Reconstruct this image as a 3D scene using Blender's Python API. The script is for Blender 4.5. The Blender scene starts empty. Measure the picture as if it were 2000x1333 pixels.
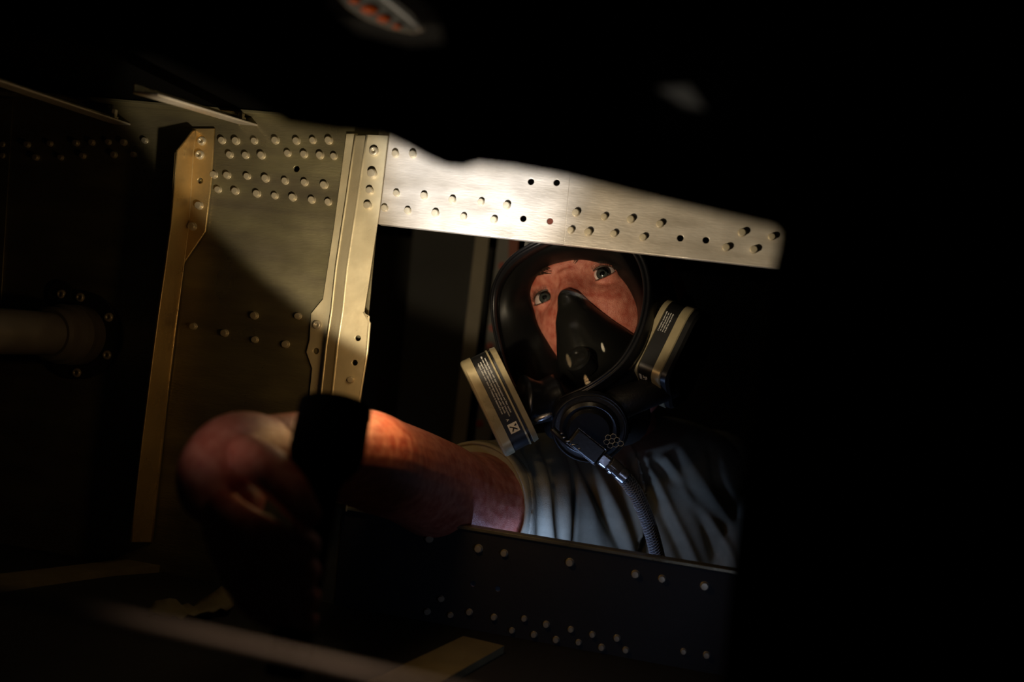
import bpy, bmesh, math, random
import numpy as np
from mathutils import Vector, Matrix

# ------------------------------------------------------------------ camera
FPX = 2000*35/36
ROLL = math.radians(7.1)
CR, SR = math.cos(ROLL), math.sin(ROLL)
def c2w(x, y, z):                       # upright camera axes -> world axes (the camera is held rolled)
    return Vector((x*CR - z*SR, y, x*SR + z*CR))
def P(px, py, d):                       # photo position + distance -> a point of the place
    return c2w((px-1000)/FPX*d, d, -(py-666.5)/FPX*d)
def w2p(v):
    x, y, z = v[0], v[1], v[2]
    xc, zc = x*CR + z*SR, -x*SR + z*CR
    return 1000+FPX*xc/y, 666.5-FPX*zc/y
sc = bpy.context.scene
C = sc.collection
cam = bpy.data.cameras.new('camera'); camo = bpy.data.objects.new('camera', cam); C.objects.link(camo)
cam.lens = 35; cam.sensor_width = 36; cam.clip_start = 0.01
camo.matrix_world = Matrix(((CR, -SR, 0, 0), (0, 0, -1, 0), (SR, CR, 0, 0), (0, 0, 0, 1)))
cam.dof.use_dof = True; cam.dof.focus_distance = 0.87; cam.dof.aperture_fstop = 3.6
sc.camera = camo
w = bpy.data.worlds.new('world'); sc.world = w; w.use_nodes = True
w.node_tree.nodes['Background'].inputs[0].default_value = (0.35, 0.42, 0.6, 1)
w.node_tree.nodes['Background'].inputs[1].default_value = 0.007
sc.view_settings.view_transform = 'Standard'; sc.view_settings.look = 'None'
sc.view_settings.exposure = 0.0; sc.view_settings.gamma = 1.0; sc.view_settings.use_curve_mapping = False
sc.cycles.use_denoising = True

def lamp(name, kind, loc, target, power, col, size=0.01, ang=60, blend=0.2):
    l = bpy.data.lights.new(name, kind); l.energy = power; l.color = col
    if kind == 'AREA': l.shape = 'DISK'; l.size = size
    else: l.shadow_soft_size = size
    if kind == 'SPOT': l.spot_size = math.radians(ang); l.spot_blend = blend
    o = bpy.data.objects.new(name, l); C.objects.link(o); o.location = loc
    o.rotation_euler = (Vector(target)-Vector(loc)).to_track_quat('-Z', 'Y').to_euler()
    return o
WARM = (1.0, 0.74, 0.40)
TORCH_POS = P(672, 760, 0.60)
# beam of the hand torch, added fills without a seen source, and a cool work lamp low down
lamp('torch_beam', 'SPOT', TORCH_POS, P(978, 84, 0.83), 3.1, (1.0, 0.82, 0.56), 0.006, 100, 0.10)
lamp('torch_spot', 'SPOT', TORCH_POS, P(930, 345, 0.83), 7.4, (0.92, 0.94, 1.0), 0.008, 40, 1.0)
lamp('channel_fill', 'POINT', P(752, 672, 0.765), P(752, 745, 0.9), 0.05, (1.0, 0.66, 0.30), 0.012)  # added point fill off the torch, brightens the channel's lower part
lamp('arm_fill', 'POINT', P(785, 735, 0.68), P(752, 745, 0.9), 0.15, (1.0, 0.58, 0.22), 0.014)  # added point fill beside the torch, imitates its spill on the arm
lamp('face_fill', 'SPOT', c2w(-0.215, 0.42, -0.03), P(1128, 600, 0.93), 0.98, (1.0, 0.82, 0.72), 0.035, 31, 0.8)  # added spot to light the face, no second torch is seen
lamp('shirt_fill', 'SPOT', c2w(0.02, 0.50, 0.14), P(1080, 950, 1.0), 0.28, (1.0, 0.74, 0.42), 0.012, 34, 1.0)  # added warm fill for the shirt, no source in the bay
lamp('hand_fill', 'SPOT', c2w(-0.03, 0.43, 0.13), P(490, 945, 0.54), 0.05, (1.0, 0.72, 0.42), 0.01, 24, 0.9)  # added weak fill on the hand, unseen source
lamp('low_work_lamp', 'AREA', P(1015, 1210, 0.875), P(1040, 980, 0.97), 0.24, (0.36, 0.54, 1.0), 0.06)
lamp('sill_fill', 'SPOT', c2w(0.13, 0.50, -0.215), P(1110, 1090, 0.82), 0.14, (0.55, 0.66, 1.0), 0.01, 66, 0.8)  # added cool fill to pick out the sill rivets
lamp('rail_fill', 'SPOT', c2w(-0.07, 0.29, 0.13), P(560, 1285, 0.267), 0.75, (1.0, 0.72, 0.52), 0.01, 34, 1.0)  # added spot that puts the highlight on the near rail

# ------------------------------------------------------------------ materials
def mat(name, col, rough=0.5, metal=0.0, col2=None, nscale=20, namt=0.5, bump=0.0, bscale=200, stretch=(1,1,1), coat=0.0, sub=0.0, spec=0.5, detail=6):
    m = bpy.data.materials.new(name); m.use_nodes = True
    nt = m.node_tree; b = nt.nodes['Principled BSDF']
    b.inputs['Roughness'].default_value = rough; b.inputs['Metallic'].default_value = metal
    b.inputs['Coat Weight'].default_value = coat; b.inputs['Specular IOR Level'].default_value = spec
    if sub:
        b.inputs['Subsurface Weight'].default_value = sub; b.inputs['Subsurface Scale'].default_value = 0.004
        b.inputs['Subsurface Radius'].default_value = (1, 0.35, 0.2)
    tc = nt.nodes.new('ShaderNodeTexCoord'); mp = nt.nodes.new('ShaderNodeMapping'); mp.inputs['Scale'].default_value = stretch
    nt.links.new(tc.outputs['Object'], mp.inputs[0])
    n = nt.nodes.new('ShaderNodeTexNoise'); n.inputs['Scale'].default_value = nscale; n.inputs['Detail'].default_value = detail
    nt.links.new(mp.outputs[0], n.inputs['Vector'])
    cr = nt.nodes.new('ShaderNodeValToRGB'); cr.color_ramp.elements[0].position = 0.5-namt/2; cr.color_ramp.elements[1].position = 0.5+namt/2
    c2 = col2 if col2 else tuple(c*0.75 for c in col)
    cr.color_ramp.elements[0].color = (*c2, 1); cr.color_ramp.elements[1].color = (*col, 1)
    nt.links.new(n.outputs['Fac'], cr.inputs[0]); nt.links.new(cr.outputs[0], b.inputs['Base Color'])
    if metal >= 0.3:
        n3 = nt.nodes.new('ShaderNodeTexNoise'); n3.inputs['Scale'].default_value = nscale*2.3; n3.inputs['Detail'].default_value = 8
        nt.links.new(tc.outputs['Object'], n3.inputs['Vector'])
        mr = nt.nodes.new('ShaderNodeMapRange'); mr.inputs[1].default_value = 0.35; mr.inputs[2].default_value = 0.65
        mr.inputs[3].default_value = max(rough-0.12, 0.05); mr.inputs[4].default_value = rough+0.14
        nt.links.new(n3.outputs['Fac'], mr.inputs[0]); nt.links.new(mr.outputs[0], b.inputs['Roughness'])
    if bump:
        n2 = nt.nodes.new('ShaderNodeTexNoise'); n2.inputs['Scale'].default_value = bscale; n2.inputs['Detail'].default_value = 3
        nt.links.new(mp.outputs[0], n2.inputs['Vector'])
        bp = nt.nodes.new('ShaderNodeBump'); bp.inputs['Strength'].default_value = bump; bp.inputs['Distance'].default_value = 0.001
        nt.links.new(n2.outputs['Fac'], bp.inputs['Height']); nt.links.new(bp.outputs[0], b.inputs['Normal'])
    return m
M = {}
M['web'] = mat('web_metal', (0.33,0.30,0.17), 0.38, 0.6, (0.20,0.175,0.12), 11, 0.4, 0.3, 140, (1,1,5))
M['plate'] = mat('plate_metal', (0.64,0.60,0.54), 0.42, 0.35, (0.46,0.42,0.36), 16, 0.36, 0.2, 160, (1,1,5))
M['angle'] = mat('angle_metal', (0.70,0.52,0.24), 0.32, 0.65, (0.48,0.33,0.14), 12, 0.5, 0.3, 160)
M['channel'] = mat('channel_metal', (0.82,0.74,0.52), 0.38, 0.4, (0.62,0.53,0.34), 18, 0.5, 0.2, 160)
M['rivet'] = mat('rivet_metal', (0.62,0.56,0.42), 0.4, 0.4, (0.48,0.42,0.30), 60, 0.5)
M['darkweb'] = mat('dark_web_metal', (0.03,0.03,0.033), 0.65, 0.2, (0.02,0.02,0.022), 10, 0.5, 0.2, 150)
M['hole'] = mat('bolt_recess', (0.05,0.04,0.03), 0.7)
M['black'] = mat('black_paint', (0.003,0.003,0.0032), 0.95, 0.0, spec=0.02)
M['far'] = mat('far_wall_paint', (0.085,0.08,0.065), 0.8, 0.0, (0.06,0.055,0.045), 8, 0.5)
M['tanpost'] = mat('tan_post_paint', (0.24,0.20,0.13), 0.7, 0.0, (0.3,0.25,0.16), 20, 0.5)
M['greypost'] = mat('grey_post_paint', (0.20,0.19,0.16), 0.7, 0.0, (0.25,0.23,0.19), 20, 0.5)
M['redbolt'] = mat('red_sealant', (0.45,0.07,0.03), 0.5)
M['railpaint'] = mat('worn_rail_paint', (0.30,0.25,0.21), 0.5, 0.2, (0.2,0.16,0.13), 30, 0.5)
M['seal'] = mat('seal_rubber', (0.005,0.005,0.005), 0.4, 0.0, spec=0.25)
M['redpaint'] = mat('red_primer', (0.30,0.10,0.06), 0.7)
M['orange'] = mat('orange_sealant', (0.85,0.13,0.01), 0.4)
M['strip'] = mat('tan_strip', (0.24,0.20,0.105), 0.7, 0.0, (0.17,0.14,0.07), 40, 0.5, 0.3, 300)
M['pipe'] = mat('pipe_metal', (0.20,0.185,0.165), 0.45, 0.3, (0.15,0.13,0.11), 20, 0.5)
M['skin'] = mat('skin', (0.64,0.245,0.175), 0.38, 0.0, (0.40,0.085,0.055), 130, 0.36, 0.6, 1300, sub=0.05, spec=0.6, detail=12)
M['lip'] = mat('lip', (0.5,0.15,0.12), 0.4)
M['hair'] = mat('hair', (0.035,0.018,0.010), 0.5)
M['shirt'] = mat('shirt_cotton', (0.42,0.38,0.28), 0.95, 0.0, (0.34,0.31,0.225), 60, 0.4, 0.5, 1500, spec=0.1)
M['stitch'] = mat('stitch', (0.20,0.18,0.13), 0.9)
M['rubber'] = mat('black_rubber', (0.006,0.006,0.007), 0.33, 0.0, (0.008,0.008,0.009), 60, 0.5, 0.12, 300, spec=0.5)
M['matterubber'] = mat('matte_rubber', (0.016,0.016,0.016), 0.5, 0.0, (0.010,0.010,0.010), 60, 0.5, 0.3, 500)
M['cup'] = mat('nose_cup_rubber', (0.010,0.010,0.009), 0.22, 0.0, (0.007,0.007,0.007), 40, 0.5, 0.08, 200)
M['filter_tan'] = mat('filter_tan_metal', (0.40,0.34,0.20), 0.38, 0.4, (0.34,0.28,0.16), 30, 0.5)
M['label_black'] = mat('label_black', (0.008,0.008,0.008), 0.4)
M['label_white'] = mat('label_white', (0.8,0.78,0.72), 0.5)
M['silver'] = mat('silver_metal', (0.55,0.56,0.60), 0.25, 0.9, (0.45,0.45,0.48), 60, 0.5)
M['hose'] = mat('hose_plastic', (0.10,0.10,0.10), 0.2, 0.0, (0.06,0.06,0.06), 40, 0.5)
M['braid'] = mat('braid_thread', (0.42,0.42,0.42), 0.5)
M['sclera'] = mat('sclera', (0.58,0.50,0.48), 0.15, 0.0, (0.50,0.36,0.33), 150, 0.4)
def simple(name, col, rough): return mat(name, col, rough, 0.0, tuple(c*0.6 for c in col), 600, 0.4)
M['iris'] = simple('iris', (0.048,0.056,0.052), 0.1)
M['irisrim'] = simple('iris_rim', (0.015,0.018,0.02), 0.1)
M['pupil'] = simple('pupil', (0.002,0.002,0.002), 0.05)
def glassy(name, ior, rough, tint):
    m = bpy.data.materials.new(name); m.use_nodes = True; nt = m.node_tree; nt.nodes.clear()
    out = nt.nodes.new('ShaderNodeOutputMaterial'); mx = nt.nodes.new('ShaderNodeMixShader')
    tr = nt.nodes.new('ShaderNodeBsdfTransparent'); tr.inputs[0].default_value = (*tint, 1)
    gl = nt.nodes.new('ShaderNodeBsdfGlossy'); gl.inputs['Roughness'].default_value = rough
    fr = nt.nodes.new('ShaderNodeFresnel'); fr.inputs[0].default_value = ior
    nt.links.new(fr.outputs[0], mx.inputs[0]); nt.links.new(tr.outputs[0], mx.inputs[1]); nt.links.new(gl.outputs[0], mx.inputs[2])
    nt.links.new(mx.outputs[0], out.inputs[0]); return m
M['visor'] = glassy('visor_polycarbonate', 1.24, 0.03, (0.93,0.93,0.90))
M['cornea'] = glassy('cornea', 1.38, 0.02, (1,1,1))
M['torchlens'] = glassy('torch_glass', 1.4, 0.02, (1,1,1))

# ------------------------------------------------------------------ helpers
def link(name, me, m=None, parent=None, smooth=False, mtx=None):
    o = bpy.data.objects.new(name, me); C.objects.link(o)
    if m is not None and len(me.materials) == 0: me.materials.append(m)
    if smooth: me.shade_smooth()
    if mtx is not None: o.matrix_world = mtx
    if parent is not None:
        o.parent = parent
        o.matrix_parent_inverse = PM[parent.name].inverted() if parent.name in PM else Matrix()
    return o
PM = {}
def tag(o, label, cat, group=None):
    o['label'] = label; o['category'] = cat
    if group: o['group'] = group
    return o
def thing(name, label, cat, loc, group=None):
    o = bpy.data.objects.new(name, None); C.objects.link(o); o.location = loc; o.empty_display_size = 0.01
    PM[o.name] = Matrix.Translation(loc)
    return tag(o, label, cat, group)
def recenter(o):                      # origin of a top-level mesh to its middle
    me = o.data; c = sum((v.co for v in me.vertices), Vector())/len(me.vertices)
    me.transform(Matrix.Translation(-c)); o.location = c; PM[o.name] = Matrix.Translation(c); return o
def newmesh(name, vs, fs):
    me = bpy.data.meshes.new(name); me.from_pydata([tuple(v) for v in vs], [], fs); me.update()
    bm = bmesh.new(); bm.from_mesh(me); bmesh.ops.recalc_face_normals(bm, faces=bm.faces); bm.to_mesh(me); bm.free()
    return me
def crom(pts, n=8, closed=False):
    pts = [np.array(p, float) for p in pts]; out = []
    N = len(pts)
    rng = range(N) if closed else range(N-1)
    for i in rng:
        if closed: a, b, c, d = pts[i-1], pts[i], pts[(i+1) % N], pts[(i+2) % N]
        else: a, b, c, d = pts[max(i-1,0)], pts[i], pts[i+1], pts[min(i+2,N-1)]
        for k in range(n):
            t = k/n
            out.append(0.5*((2*b)+(-a+c)*t+(2*a-5*b+4*c-d)*t*t+(-a+3*b-3*c+d)*t**3))
    if not closed: out.append(pts[-1])
    return out
def tube(pts, rad, seg=16, closed=False, smooth=0, flat=1.0, up=None):
    """swept tube; rad scalar or list; smooth>0 = spline subdivisions; returns verts, faces"""
    rr = rad if hasattr(rad, '__len__') else [rad]*len(pts)
    if smooth:
        q = crom([list(p)+[r] for p, r in zip(pts, rr)], smooth, closed)
        pts = [x[:3] for x in q]; rr = [x[3] for x in q]
    pts = [Vector(p) for p in pts]; n = len(pts)
    T = []
    for i in range(n):
        a = pts[i-1] if (closed or i > 0) else pts[i]; b = pts[(i+1) % n] if (closed or i < n-1) else pts[i]
        T.append((b-a).normalized())
    ref = Vector(up) if up is not None else (Vector((0,0,1)) if abs(T[0].z) < 0.9 else Vector((1,0,0)))
    N0 = (ref - T[0]*ref.dot(T[0])).normalized(); Ns = [N0]
    for i in range(1, n):
        v = Ns[-1] if up is None else ref
        v = v - T[i]*v.dot(T[i]); Ns.append(v.normalized())
    vs = []; fs = []
    for i in range(n):
        B = T[i].cross(Ns[i])
        for k in range(seg):
            a = 2*math.pi*k/seg
            vs.append(pts[i] + Ns[i]*math.cos(a)*rr[i] + B*math.sin(a)*rr[i]*flat)
    for i in range(n if closed else n-1):
        for k in range(seg):
            j = (i+1) % n
            fs.append((i*seg+k, i*seg+(k+1) % seg, j*seg+(k+1) % seg, j*seg+k))
    if not closed:
        # rounded ends
        for e, sgn in ((0,-1), (n-1,1)):
            c = len(vs); vs.append(pts[e] + T[e]*sgn*rr[e]*0.0)
            for k in range(seg):
                fs.append((e*seg+k, e*seg+(k+1) % seg, c))
    return vs, fs
def ball(c, r, seg=16, ring=10, mtx=None):
    vs = []; fs = []
    rx, ry, rz = r if hasattr(r, '__len__') else (r, r, r)
    for i in range(ring+1):
        t = math.pi*i/ring
        for k in range(seg):
            a = 2*math.pi*k/seg
            v = Vector((rx*math.sin(t)*math.cos(a), ry*math.sin(t)*math.sin(a), rz*math.cos(t)))
            if mtx is not None: v = mtx @ v
            vs.append(Vector(c)+v)
    for i in range(ring):
        for k in range(seg): fs.append((i*seg+k, i*seg+(k+1) % seg, (i+1)*seg+(k+1) % seg, (i+1)*seg+k))
    return vs, fs
def merge(*parts):
    V = []; F = []
    for vs, fs in parts:
        o = len(V); V += list(vs); F += [tuple(i+o for i in f) for f in fs]
    return V, F
def weld(me, d=1e-6):
    bm = bmesh.new(); bm.from_mesh(me); bmesh.ops.remove_doubles(bm, verts=bm.verts, dist=d)
    bmesh.ops.recalc_face_normals(bm, faces=bm.faces); bm.to_mesh(me); bm.free(); return me
def remesh(vf, voxel, smooth=4, name='m'):
    me = newmesh(name, *vf); weld(me)
    o = bpy.data.objects.new('tmp', me); C.objects.link(o)
    r = o.modifiers.new('r', 'REMESH'); r.mode = 'VOXEL'; r.voxel_size = voxel
    if smooth:
        s = o.modifiers.new('s', 'SMOOTH'); s.factor = 0.5; s.iterations = smooth
    bpy.context.view_layer.update()
    ev = o.evaluated_get(bpy.context.evaluated_depsgraph_get())
    out = bpy.data.meshes.new_from_object(ev); bpy.data.objects.remove(o); out.name = name
    return out
def plate2d(name, outer, holes, mtx, thick, m, parent=None, bevel=0.0004, smooth=False):
    """flat plate with real round holes. outer: [(a,b)], holes: [(a,b,r)] in the plate's own plane; +Z of mtx = face"""
    cu = bpy.data.curves.new(name, 'CURVE'); cu.dimensions = '2D'; cu.fill_mode = 'BOTH'
    cu.extrude = thick/2-bevel; cu.bevel_depth = bevel; cu.bevel_resolution = 1; cu.resolution_u = 1
    def sp(pts):
        s = cu.splines.new('POLY'); s.points.add(len(pts)-1)
        for i, p in enumerate(pts): s.points[i].co = (p[0], p[1], 0, 1)
        s.use_cyclic_u = True
    sp(outer)
    for (a, b, r) in holes: sp([(a+r*math.cos(t*math.pi/10), b+r*math.sin(t*math.pi/10)) for t in range(20)])
    o = bpy.data.objects.new('tmp', cu); C.objects.link(o); bpy.context.view_layer.update()
    me = bpy.data.meshes.new_from_object(o.evaluated_get(bpy.context.evaluated_depsgraph_get()))
    bpy.data.objects.remove(o)
    me.transform(mtx @ Matrix.Translation((0,0,-thick/2)))
    me.materials.clear()
    return link(name, me, m, parent, smooth)

# wall frame ---------------------------------------------------------------
A = math.radians(11)
TD = Vector((math.cos(A), -math.sin(A), 0)); ND = Vector((-math.sin(A), -math.cos(A), 0)); UP = Vector((0,0,1))
W0 = P(1100, 600, 0.82)
def Wp(px, py, off=0.0):
    d = P(px, py, 1.0); q = W0 + ND*off
    return d*(q.dot(ND)/d.dot(ND))
def W2(px, py, off=0.0):
    v = Wp(px, py, off) - W0; return (v.dot(TD), v.z)
def WM(off=0.0):
    m = Matrix.Identity(4); m.col[0] = (*TD, 0); m.col[1] = (*UP, 0); m.col[2] = (*ND, 0); m.col[3] = (*(W0+ND*off), 1)
    return m      # X along wall, Y up, Z towards camera
def wl(px_pts, off=0.0): return [W2(x, y, off) for x, y in px_pts]

# rivet: short flat-topped button
def rivet_mesh():
    vs = []; fs = []; prof = [(0.0034,0), (0.0031,0.0003), (0.0029,0.0033), (0.0025,0.0038), (0.0008,0.0039)]
    S = 12
    for r, h in prof:
        for k in range(S): vs.append((r*math.cos(2*math.pi*k/S), r*math.sin(2*math.pi*k/S), h))
    for i in range(len(prof)-1):
        for k in range(S): fs.append((i*S+k, i*S+(k+1) % S, (i+1)*S+(k+1) % S, (i+1)*S+k))
    fs.append(tuple(range(4*S, 5*S)))
    me = newmesh('rivet', vs, fs); me.materials.append(M['rivet']); me.shade_smooth(); me.set_sharp_from_angle(angle=math.radians(40)); return me
RIV = rivet_mesh()
def rivets(pts, parent, off=0.0, s=1.0, me=None, name='rivet'):
    for i, (x, y) in enumerate(pts):
        p = Wp(x, y, off); m = WM(); m.translation = p
        rz = Matrix.Rotation(0.7*i, 4, 'Z'); k = s*(1+0.07*math.sin(i*2.3))
        o = link(name, me or RIV, None, parent, False, m @ rz @ Matrix.Scale(k, 4))
def ring_mesh():   # bolt collar: ring with dark pin
    vs = []; fs = []; prof = [(0.0042,0), (0.0040,0.0025), (0.0030,0.0032), (0.0018,0.0030), (0.0016,0.0010), (0.0004,0.0008)]
    S = 14
    for r, h in prof:
        for k in range(S): vs.append((r*math.cos(2*math.pi*k/S), r*math.sin(2*math.pi*k/S), h))
    for i in range(len(prof)-1):
        for k in range(S): fs.append((i*S+k, i*S+(k+1) % S, (i+1)*S+(k+1) % S, (i+1)*S+k))
    fs.append(tuple(range(5*S, 6*S)))
    me = newmesh('bolt', vs, fs); me.materials.append(M['rivet']); me.shade_smooth(); return me
BOLT = ring_mesh()
def hexa(name, m=M['rivet'], r=0.005, h=0.008):
    vs = []; fs = []
    for (rr, z) in ((r*1.5,0), (r*1.5,h*0.2), (r,h*0.2), (r,h*0.9), (r*0.8,h)):
        for k in range(6): vs.append((rr*math.cos(math.pi*k/3), rr*math.sin(math.pi*k/3), z))
    for i in range(4):
        for k in range(6): fs.append((i*6+k, i*6+(k+1) % 6, i*6+6+(k+1) % 6, i*6+6+k))
    fs.append(tuple(range(24, 30))); me = newmesh(name, vs, fs); me.materials.append(m); return me

# ------------------------------------------------------------------ structure
FLOOR_Z = Wp(640, 1178).z
CEIL_Z = Wp(455, 243).z + 0.012
def wall_edge(px, z):     # pixel row on the wall at height z for a given column
    lo, hi = -400, 2000
    for _ in range(40):
        mid = (lo+hi)/2
        if Wp(px, mid).z > z: lo = mid
        else: hi = mid
    return lo
fb = lambda x: wall_edge(x, FLOOR_Z)
tb = lambda x: wall_edge(x, CEIL_Z)
# continuous web behind the two left bays
wholes = [(*W2(579,330), 0.0031)]
wall = plate2d('wall_back', wl([(-420, tb(-420)), (748, tb(748)), (735, 440), (702, 800), (690, 995), (670, fb(670)), (-420, fb(-420))]), wholes, WM(0), 0.002, M['web'])
wall['kind'] = 'structure'
rivets([(435,275),(462,276),(498,276),(539,275),(580,276),(612,275),(643,275),
        (450,303),(481,304),(512,304),(563,300),(595,302),(626,304),(653,306),
        (419,342),(445,343),(484,345),(520,349),(558,354),(596,357),(634,362),
        (427,371),(461,374),(503,379),(538,383),(573,386),(610,391),(642,395),
        (498,617),(583,618),(379,638),(440,651),(499,664),(559,673),(410,930),(300,925),(470,960)], wall)
rivets([(8,283),(55,283),(99,281),(150,280),(181,279),(213,278),(243,279),(284,275),(8,305),(72,308),(120,308),(163,305),(224,303),(262,303)], wall, s=0.9)
# lapped sheet at the far left, its edge is the thin seam
plate2d('panel', wl([(-420, tb(-420)+20), (27, tb(27)+14), (5, 560), (-25, fb(-25)-20), (-420, fb(-420)-20)]), [], WM(0.0016), 0.0015, M['web'], wall)
# top lip of the wall
a0, a1 = W2(-420, tb(-420)+9), W2(745, tb(745)+6)
def box(a, b, c, fx, fy, fz, mtx):
    me = bpy.data.meshes.new('b'); bm = bmesh.new(); bmesh.ops.create_cube(bm, size=1)
    bm.to_mesh(me); bm.free(); return me
def beam(name, p0, p1, prof, m, parent=None, up=UP, bevel=0.0005):
    """extrude a 2D profile [(side, up)] from p0 to p1"""
    p0, p1 = Vector(p0), Vector(p1); d = (p1-p0).normalized(); s = d.cross(Vector(up)).normalized(); u = s.cross(d)
    n = len(prof); vs = [p0+s*a+u*b for a, b in prof] + [p1+s*a+u*b for a, b in prof]
    fs = [tuple(range(n)), tuple(range(2*n-1, n-1, -1))] + [(i, (i+1) % n, (i+1) % n+n, i+n) for i in range(n)]
    me = newmesh(name, vs, fs)
    if bevel:
        bm = bmesh.new(); bm.from_mesh(me); bmesh.ops.bevel(bm, geom=list(bm.edges), offset=bevel, segments=1, affect='EDGES', clamp_overlap=True)
        bm.to_mesh(me); bm.free()
    return link(name, me, m, parent)
lip = beam('trim_1', W0+TD*a0[0]+UP*(CEIL_Z-W0.z-0.004)+ND*0.001, W0+TD*1.1+UP*(CEIL_Z-W0.z-0.004)+ND*0.001, [(0,0),(0,0.003),(0.014,0.003),(0.014,0)], M['web'])
lip['kind'] = 'structure'
def slab(name, x0, x1, y0, y1, z0, z1, m):
    me = newmesh(name, [(x0,y0,z0),(x1,y0,z0),(x1,y1,z0),(x0,y1,z0),(x0,y0,z1),(x1,y0,z1),(x1,y1,z1),(x0,y1,z1)],
                 [(0,1,2,3),(4,5,6,7),(0,1,5,4),(1,2,6,5),(2,3,7,6),(3,0,4,7)])
    o = link(name, me, m); recenter(o); o['kind'] = 'structure'; return o
slab('floor', -1.3, 1.3, -0.3, 1.9, FLOOR_Z-0.02, FLOOR_Z, M['darkweb'])
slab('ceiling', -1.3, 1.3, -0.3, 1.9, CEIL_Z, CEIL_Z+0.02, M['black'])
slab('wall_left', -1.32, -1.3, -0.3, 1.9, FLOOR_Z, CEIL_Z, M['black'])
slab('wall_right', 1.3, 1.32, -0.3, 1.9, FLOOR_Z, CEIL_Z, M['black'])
slab('wall_far', -1.3, 1.3, 1.9, 1.92, FLOOR_Z, CEIL_Z, M['far'])

# header plate over the opening: two lapped sheets
RG = 'riveted plates around the hatch'
hd = thing('header_plate', 'bright riveted aluminium strip above the masked face, with six drilled holes', 'plate', Wp(1100, 400))
seam = [(1113, 340), (1101, 474)]
def hb(x): return 437 + (x-735)*(523-437)/(1510-735)
hr = 0.0030
plate2d('panel', wl([(742, tb(742)+8), (1126, tb(1126)+8), (1113,345), (1101,hb(1101)), (735,hb(735))]),
        [(*W2(x,y), hr) for x, y in ((1038,356),(1088,358),(1023,428),(1075,433))], WM(0.0022), 0.002, M['plate'], hd)
plate2d('panel', wl([(1127, tb(1127)+8), (1900, tb(1900)+8), (1870,hb(1870)), (1102.5,hb(1102.5)), (1114.5,345)]),
        [(*W2(x,y), hr) for x, y in ((1329,466),(1379,470))], WM(0.0019), 0.002, M['plate'], hd)
rivets([(773,301),(807,302),(775,378),(829,383),(884,391),(940,395),(990,402),(752,407),(797,412),(851,417),(906,424),(965,430),
        (1125,416),(1180,424),(1232,429),(1289,438),(1115,450),(1149,454),(1199,457),(1256,464),(1449,455),(1507,463),(1418,484),(1472,488)], hd, 0.0022, 0.95)
# folded bottom lip
pA, pB = Wp(735, hb(735), 0.002), Wp(1870, hb(1870), 0.002)
beam('folded_lip', pA, pB, [(0,0),(0,0.0016),(0.012,0.0016),(0.012,0)] if False else [(0,0),(0,0.0016),(-0.012,0.0016),(-0.012,0)], M['plate'], hd)

# lower plate under the opening
lp = thing('sill_plate', 'dark riveted plate below the hatch, in front of the tan shirt', 'plate', Wp(1150, 1200))
def lb(x): return 1030 + (x-880)*(1120-1030)/(1425-880)
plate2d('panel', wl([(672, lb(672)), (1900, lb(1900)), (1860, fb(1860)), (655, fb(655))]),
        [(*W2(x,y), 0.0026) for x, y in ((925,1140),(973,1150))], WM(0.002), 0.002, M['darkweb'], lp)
rivets([(839,1053),(935,1072),(985,1081),(1113,1099),(1241,1122),(1293,1131),(1376,1145),(622,1083)], lp, 0.002)
rivets([(862,1170),(835,1195),(880,1202),(917,1196),(965,1206),(1024,1209),(1067,1220),(1115,1230),(1157,1240),
        (1205,1247),(1000,1232),(1043,1240),(1086,1250),(1130,1255),(1175,1265),(1222,1270),(1335,1273),(1380,1280)], lp, 0.002, 0.8)
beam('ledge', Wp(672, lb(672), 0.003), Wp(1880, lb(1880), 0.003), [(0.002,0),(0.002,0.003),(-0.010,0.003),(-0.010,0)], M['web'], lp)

# left angle stiffener: foot on the web + leg standing towards the camera
st = thing('angle_stiffener', 'golden upright angle bracket with chamfered top at left of the lit panel', 'bracket', Wp(360, 600))
fo = 0.0034
base = [(383, 250), (368, 452), (352, 560), (324, 790), (296, 1060)]
plate2d('foot', wl([(383,252),(418,252),(411,360),(400,452),(357,515),(352,560),(324,790),(296,1060),(290,1060),(345,560),(362,452),(376,252)], fo),
        [(*W2(391,353,fo), 0.0030)], WM(fo), 0.0022, M['angle'], st)
LEG = 0.032
def strip3(name, A_, B_, th, m, parent, dirs):
    """sheet between polylines A_ and B_ (lists of points) with thickness th along dirs"""
    n = len(A_); vs = list(A_)+list(B_)+[Vector(p)+dirs*th for p in A_]+[Vector(p)+dirs*th for p in B_]; fs = []
    for i in range(n-1):
        fs += [(i,i+1,n+i+1,n+i), (2*n+i,2*n+i+1,3*n+i+1,3*n+i), (i,i+1,2*n+i+1,2*n+i), (n+i,n+i+1,3*n+i+1,3*n+i)]
    fs += [(0,n,3*n,2*n), (n-1,2*n-1,4*n-1,3*n-1)]
    me = newmesh(name, vs, fs); bm = bmesh.new(); bm.from_mesh(me)
    bmesh.ops.bevel(bm, geom=[e for e in bm.edges if e.calc_face_angle(0) > 0.5], offset=0.0005, segments=2, affect='EDGES', clamp_overlap=True)
    bm.to_mesh(me); bm.free()
    return link(name, me, m, parent)
bl = [Wp(x, y, fo) for x, y in ((382,254),(376,320),(368,440),(345,620),(324,790),(308,930),(296,1060))]
fl = [Wp(x, y, LEG) for x, y in ((366,268),(345,297),(334,440),(309,620),(287,790),(270,930),(256,1060))]
fl[0] = Wp(378, 256, 0.012)
strip3('leg', bl, fl, -0.002, M['angle'], st, TD)
for pl in (bl, fl[1:]):
    v_, f_ = tube(pl, 0.0008, 8, smooth=2); link('highlight_bead', newmesh('highlight_bead', v_, f_), M['angle'], st, True)  # beads added along the leg's edges to catch a bright line
rivets([(390,402),(377,443)], st, fo, 1.1)
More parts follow.
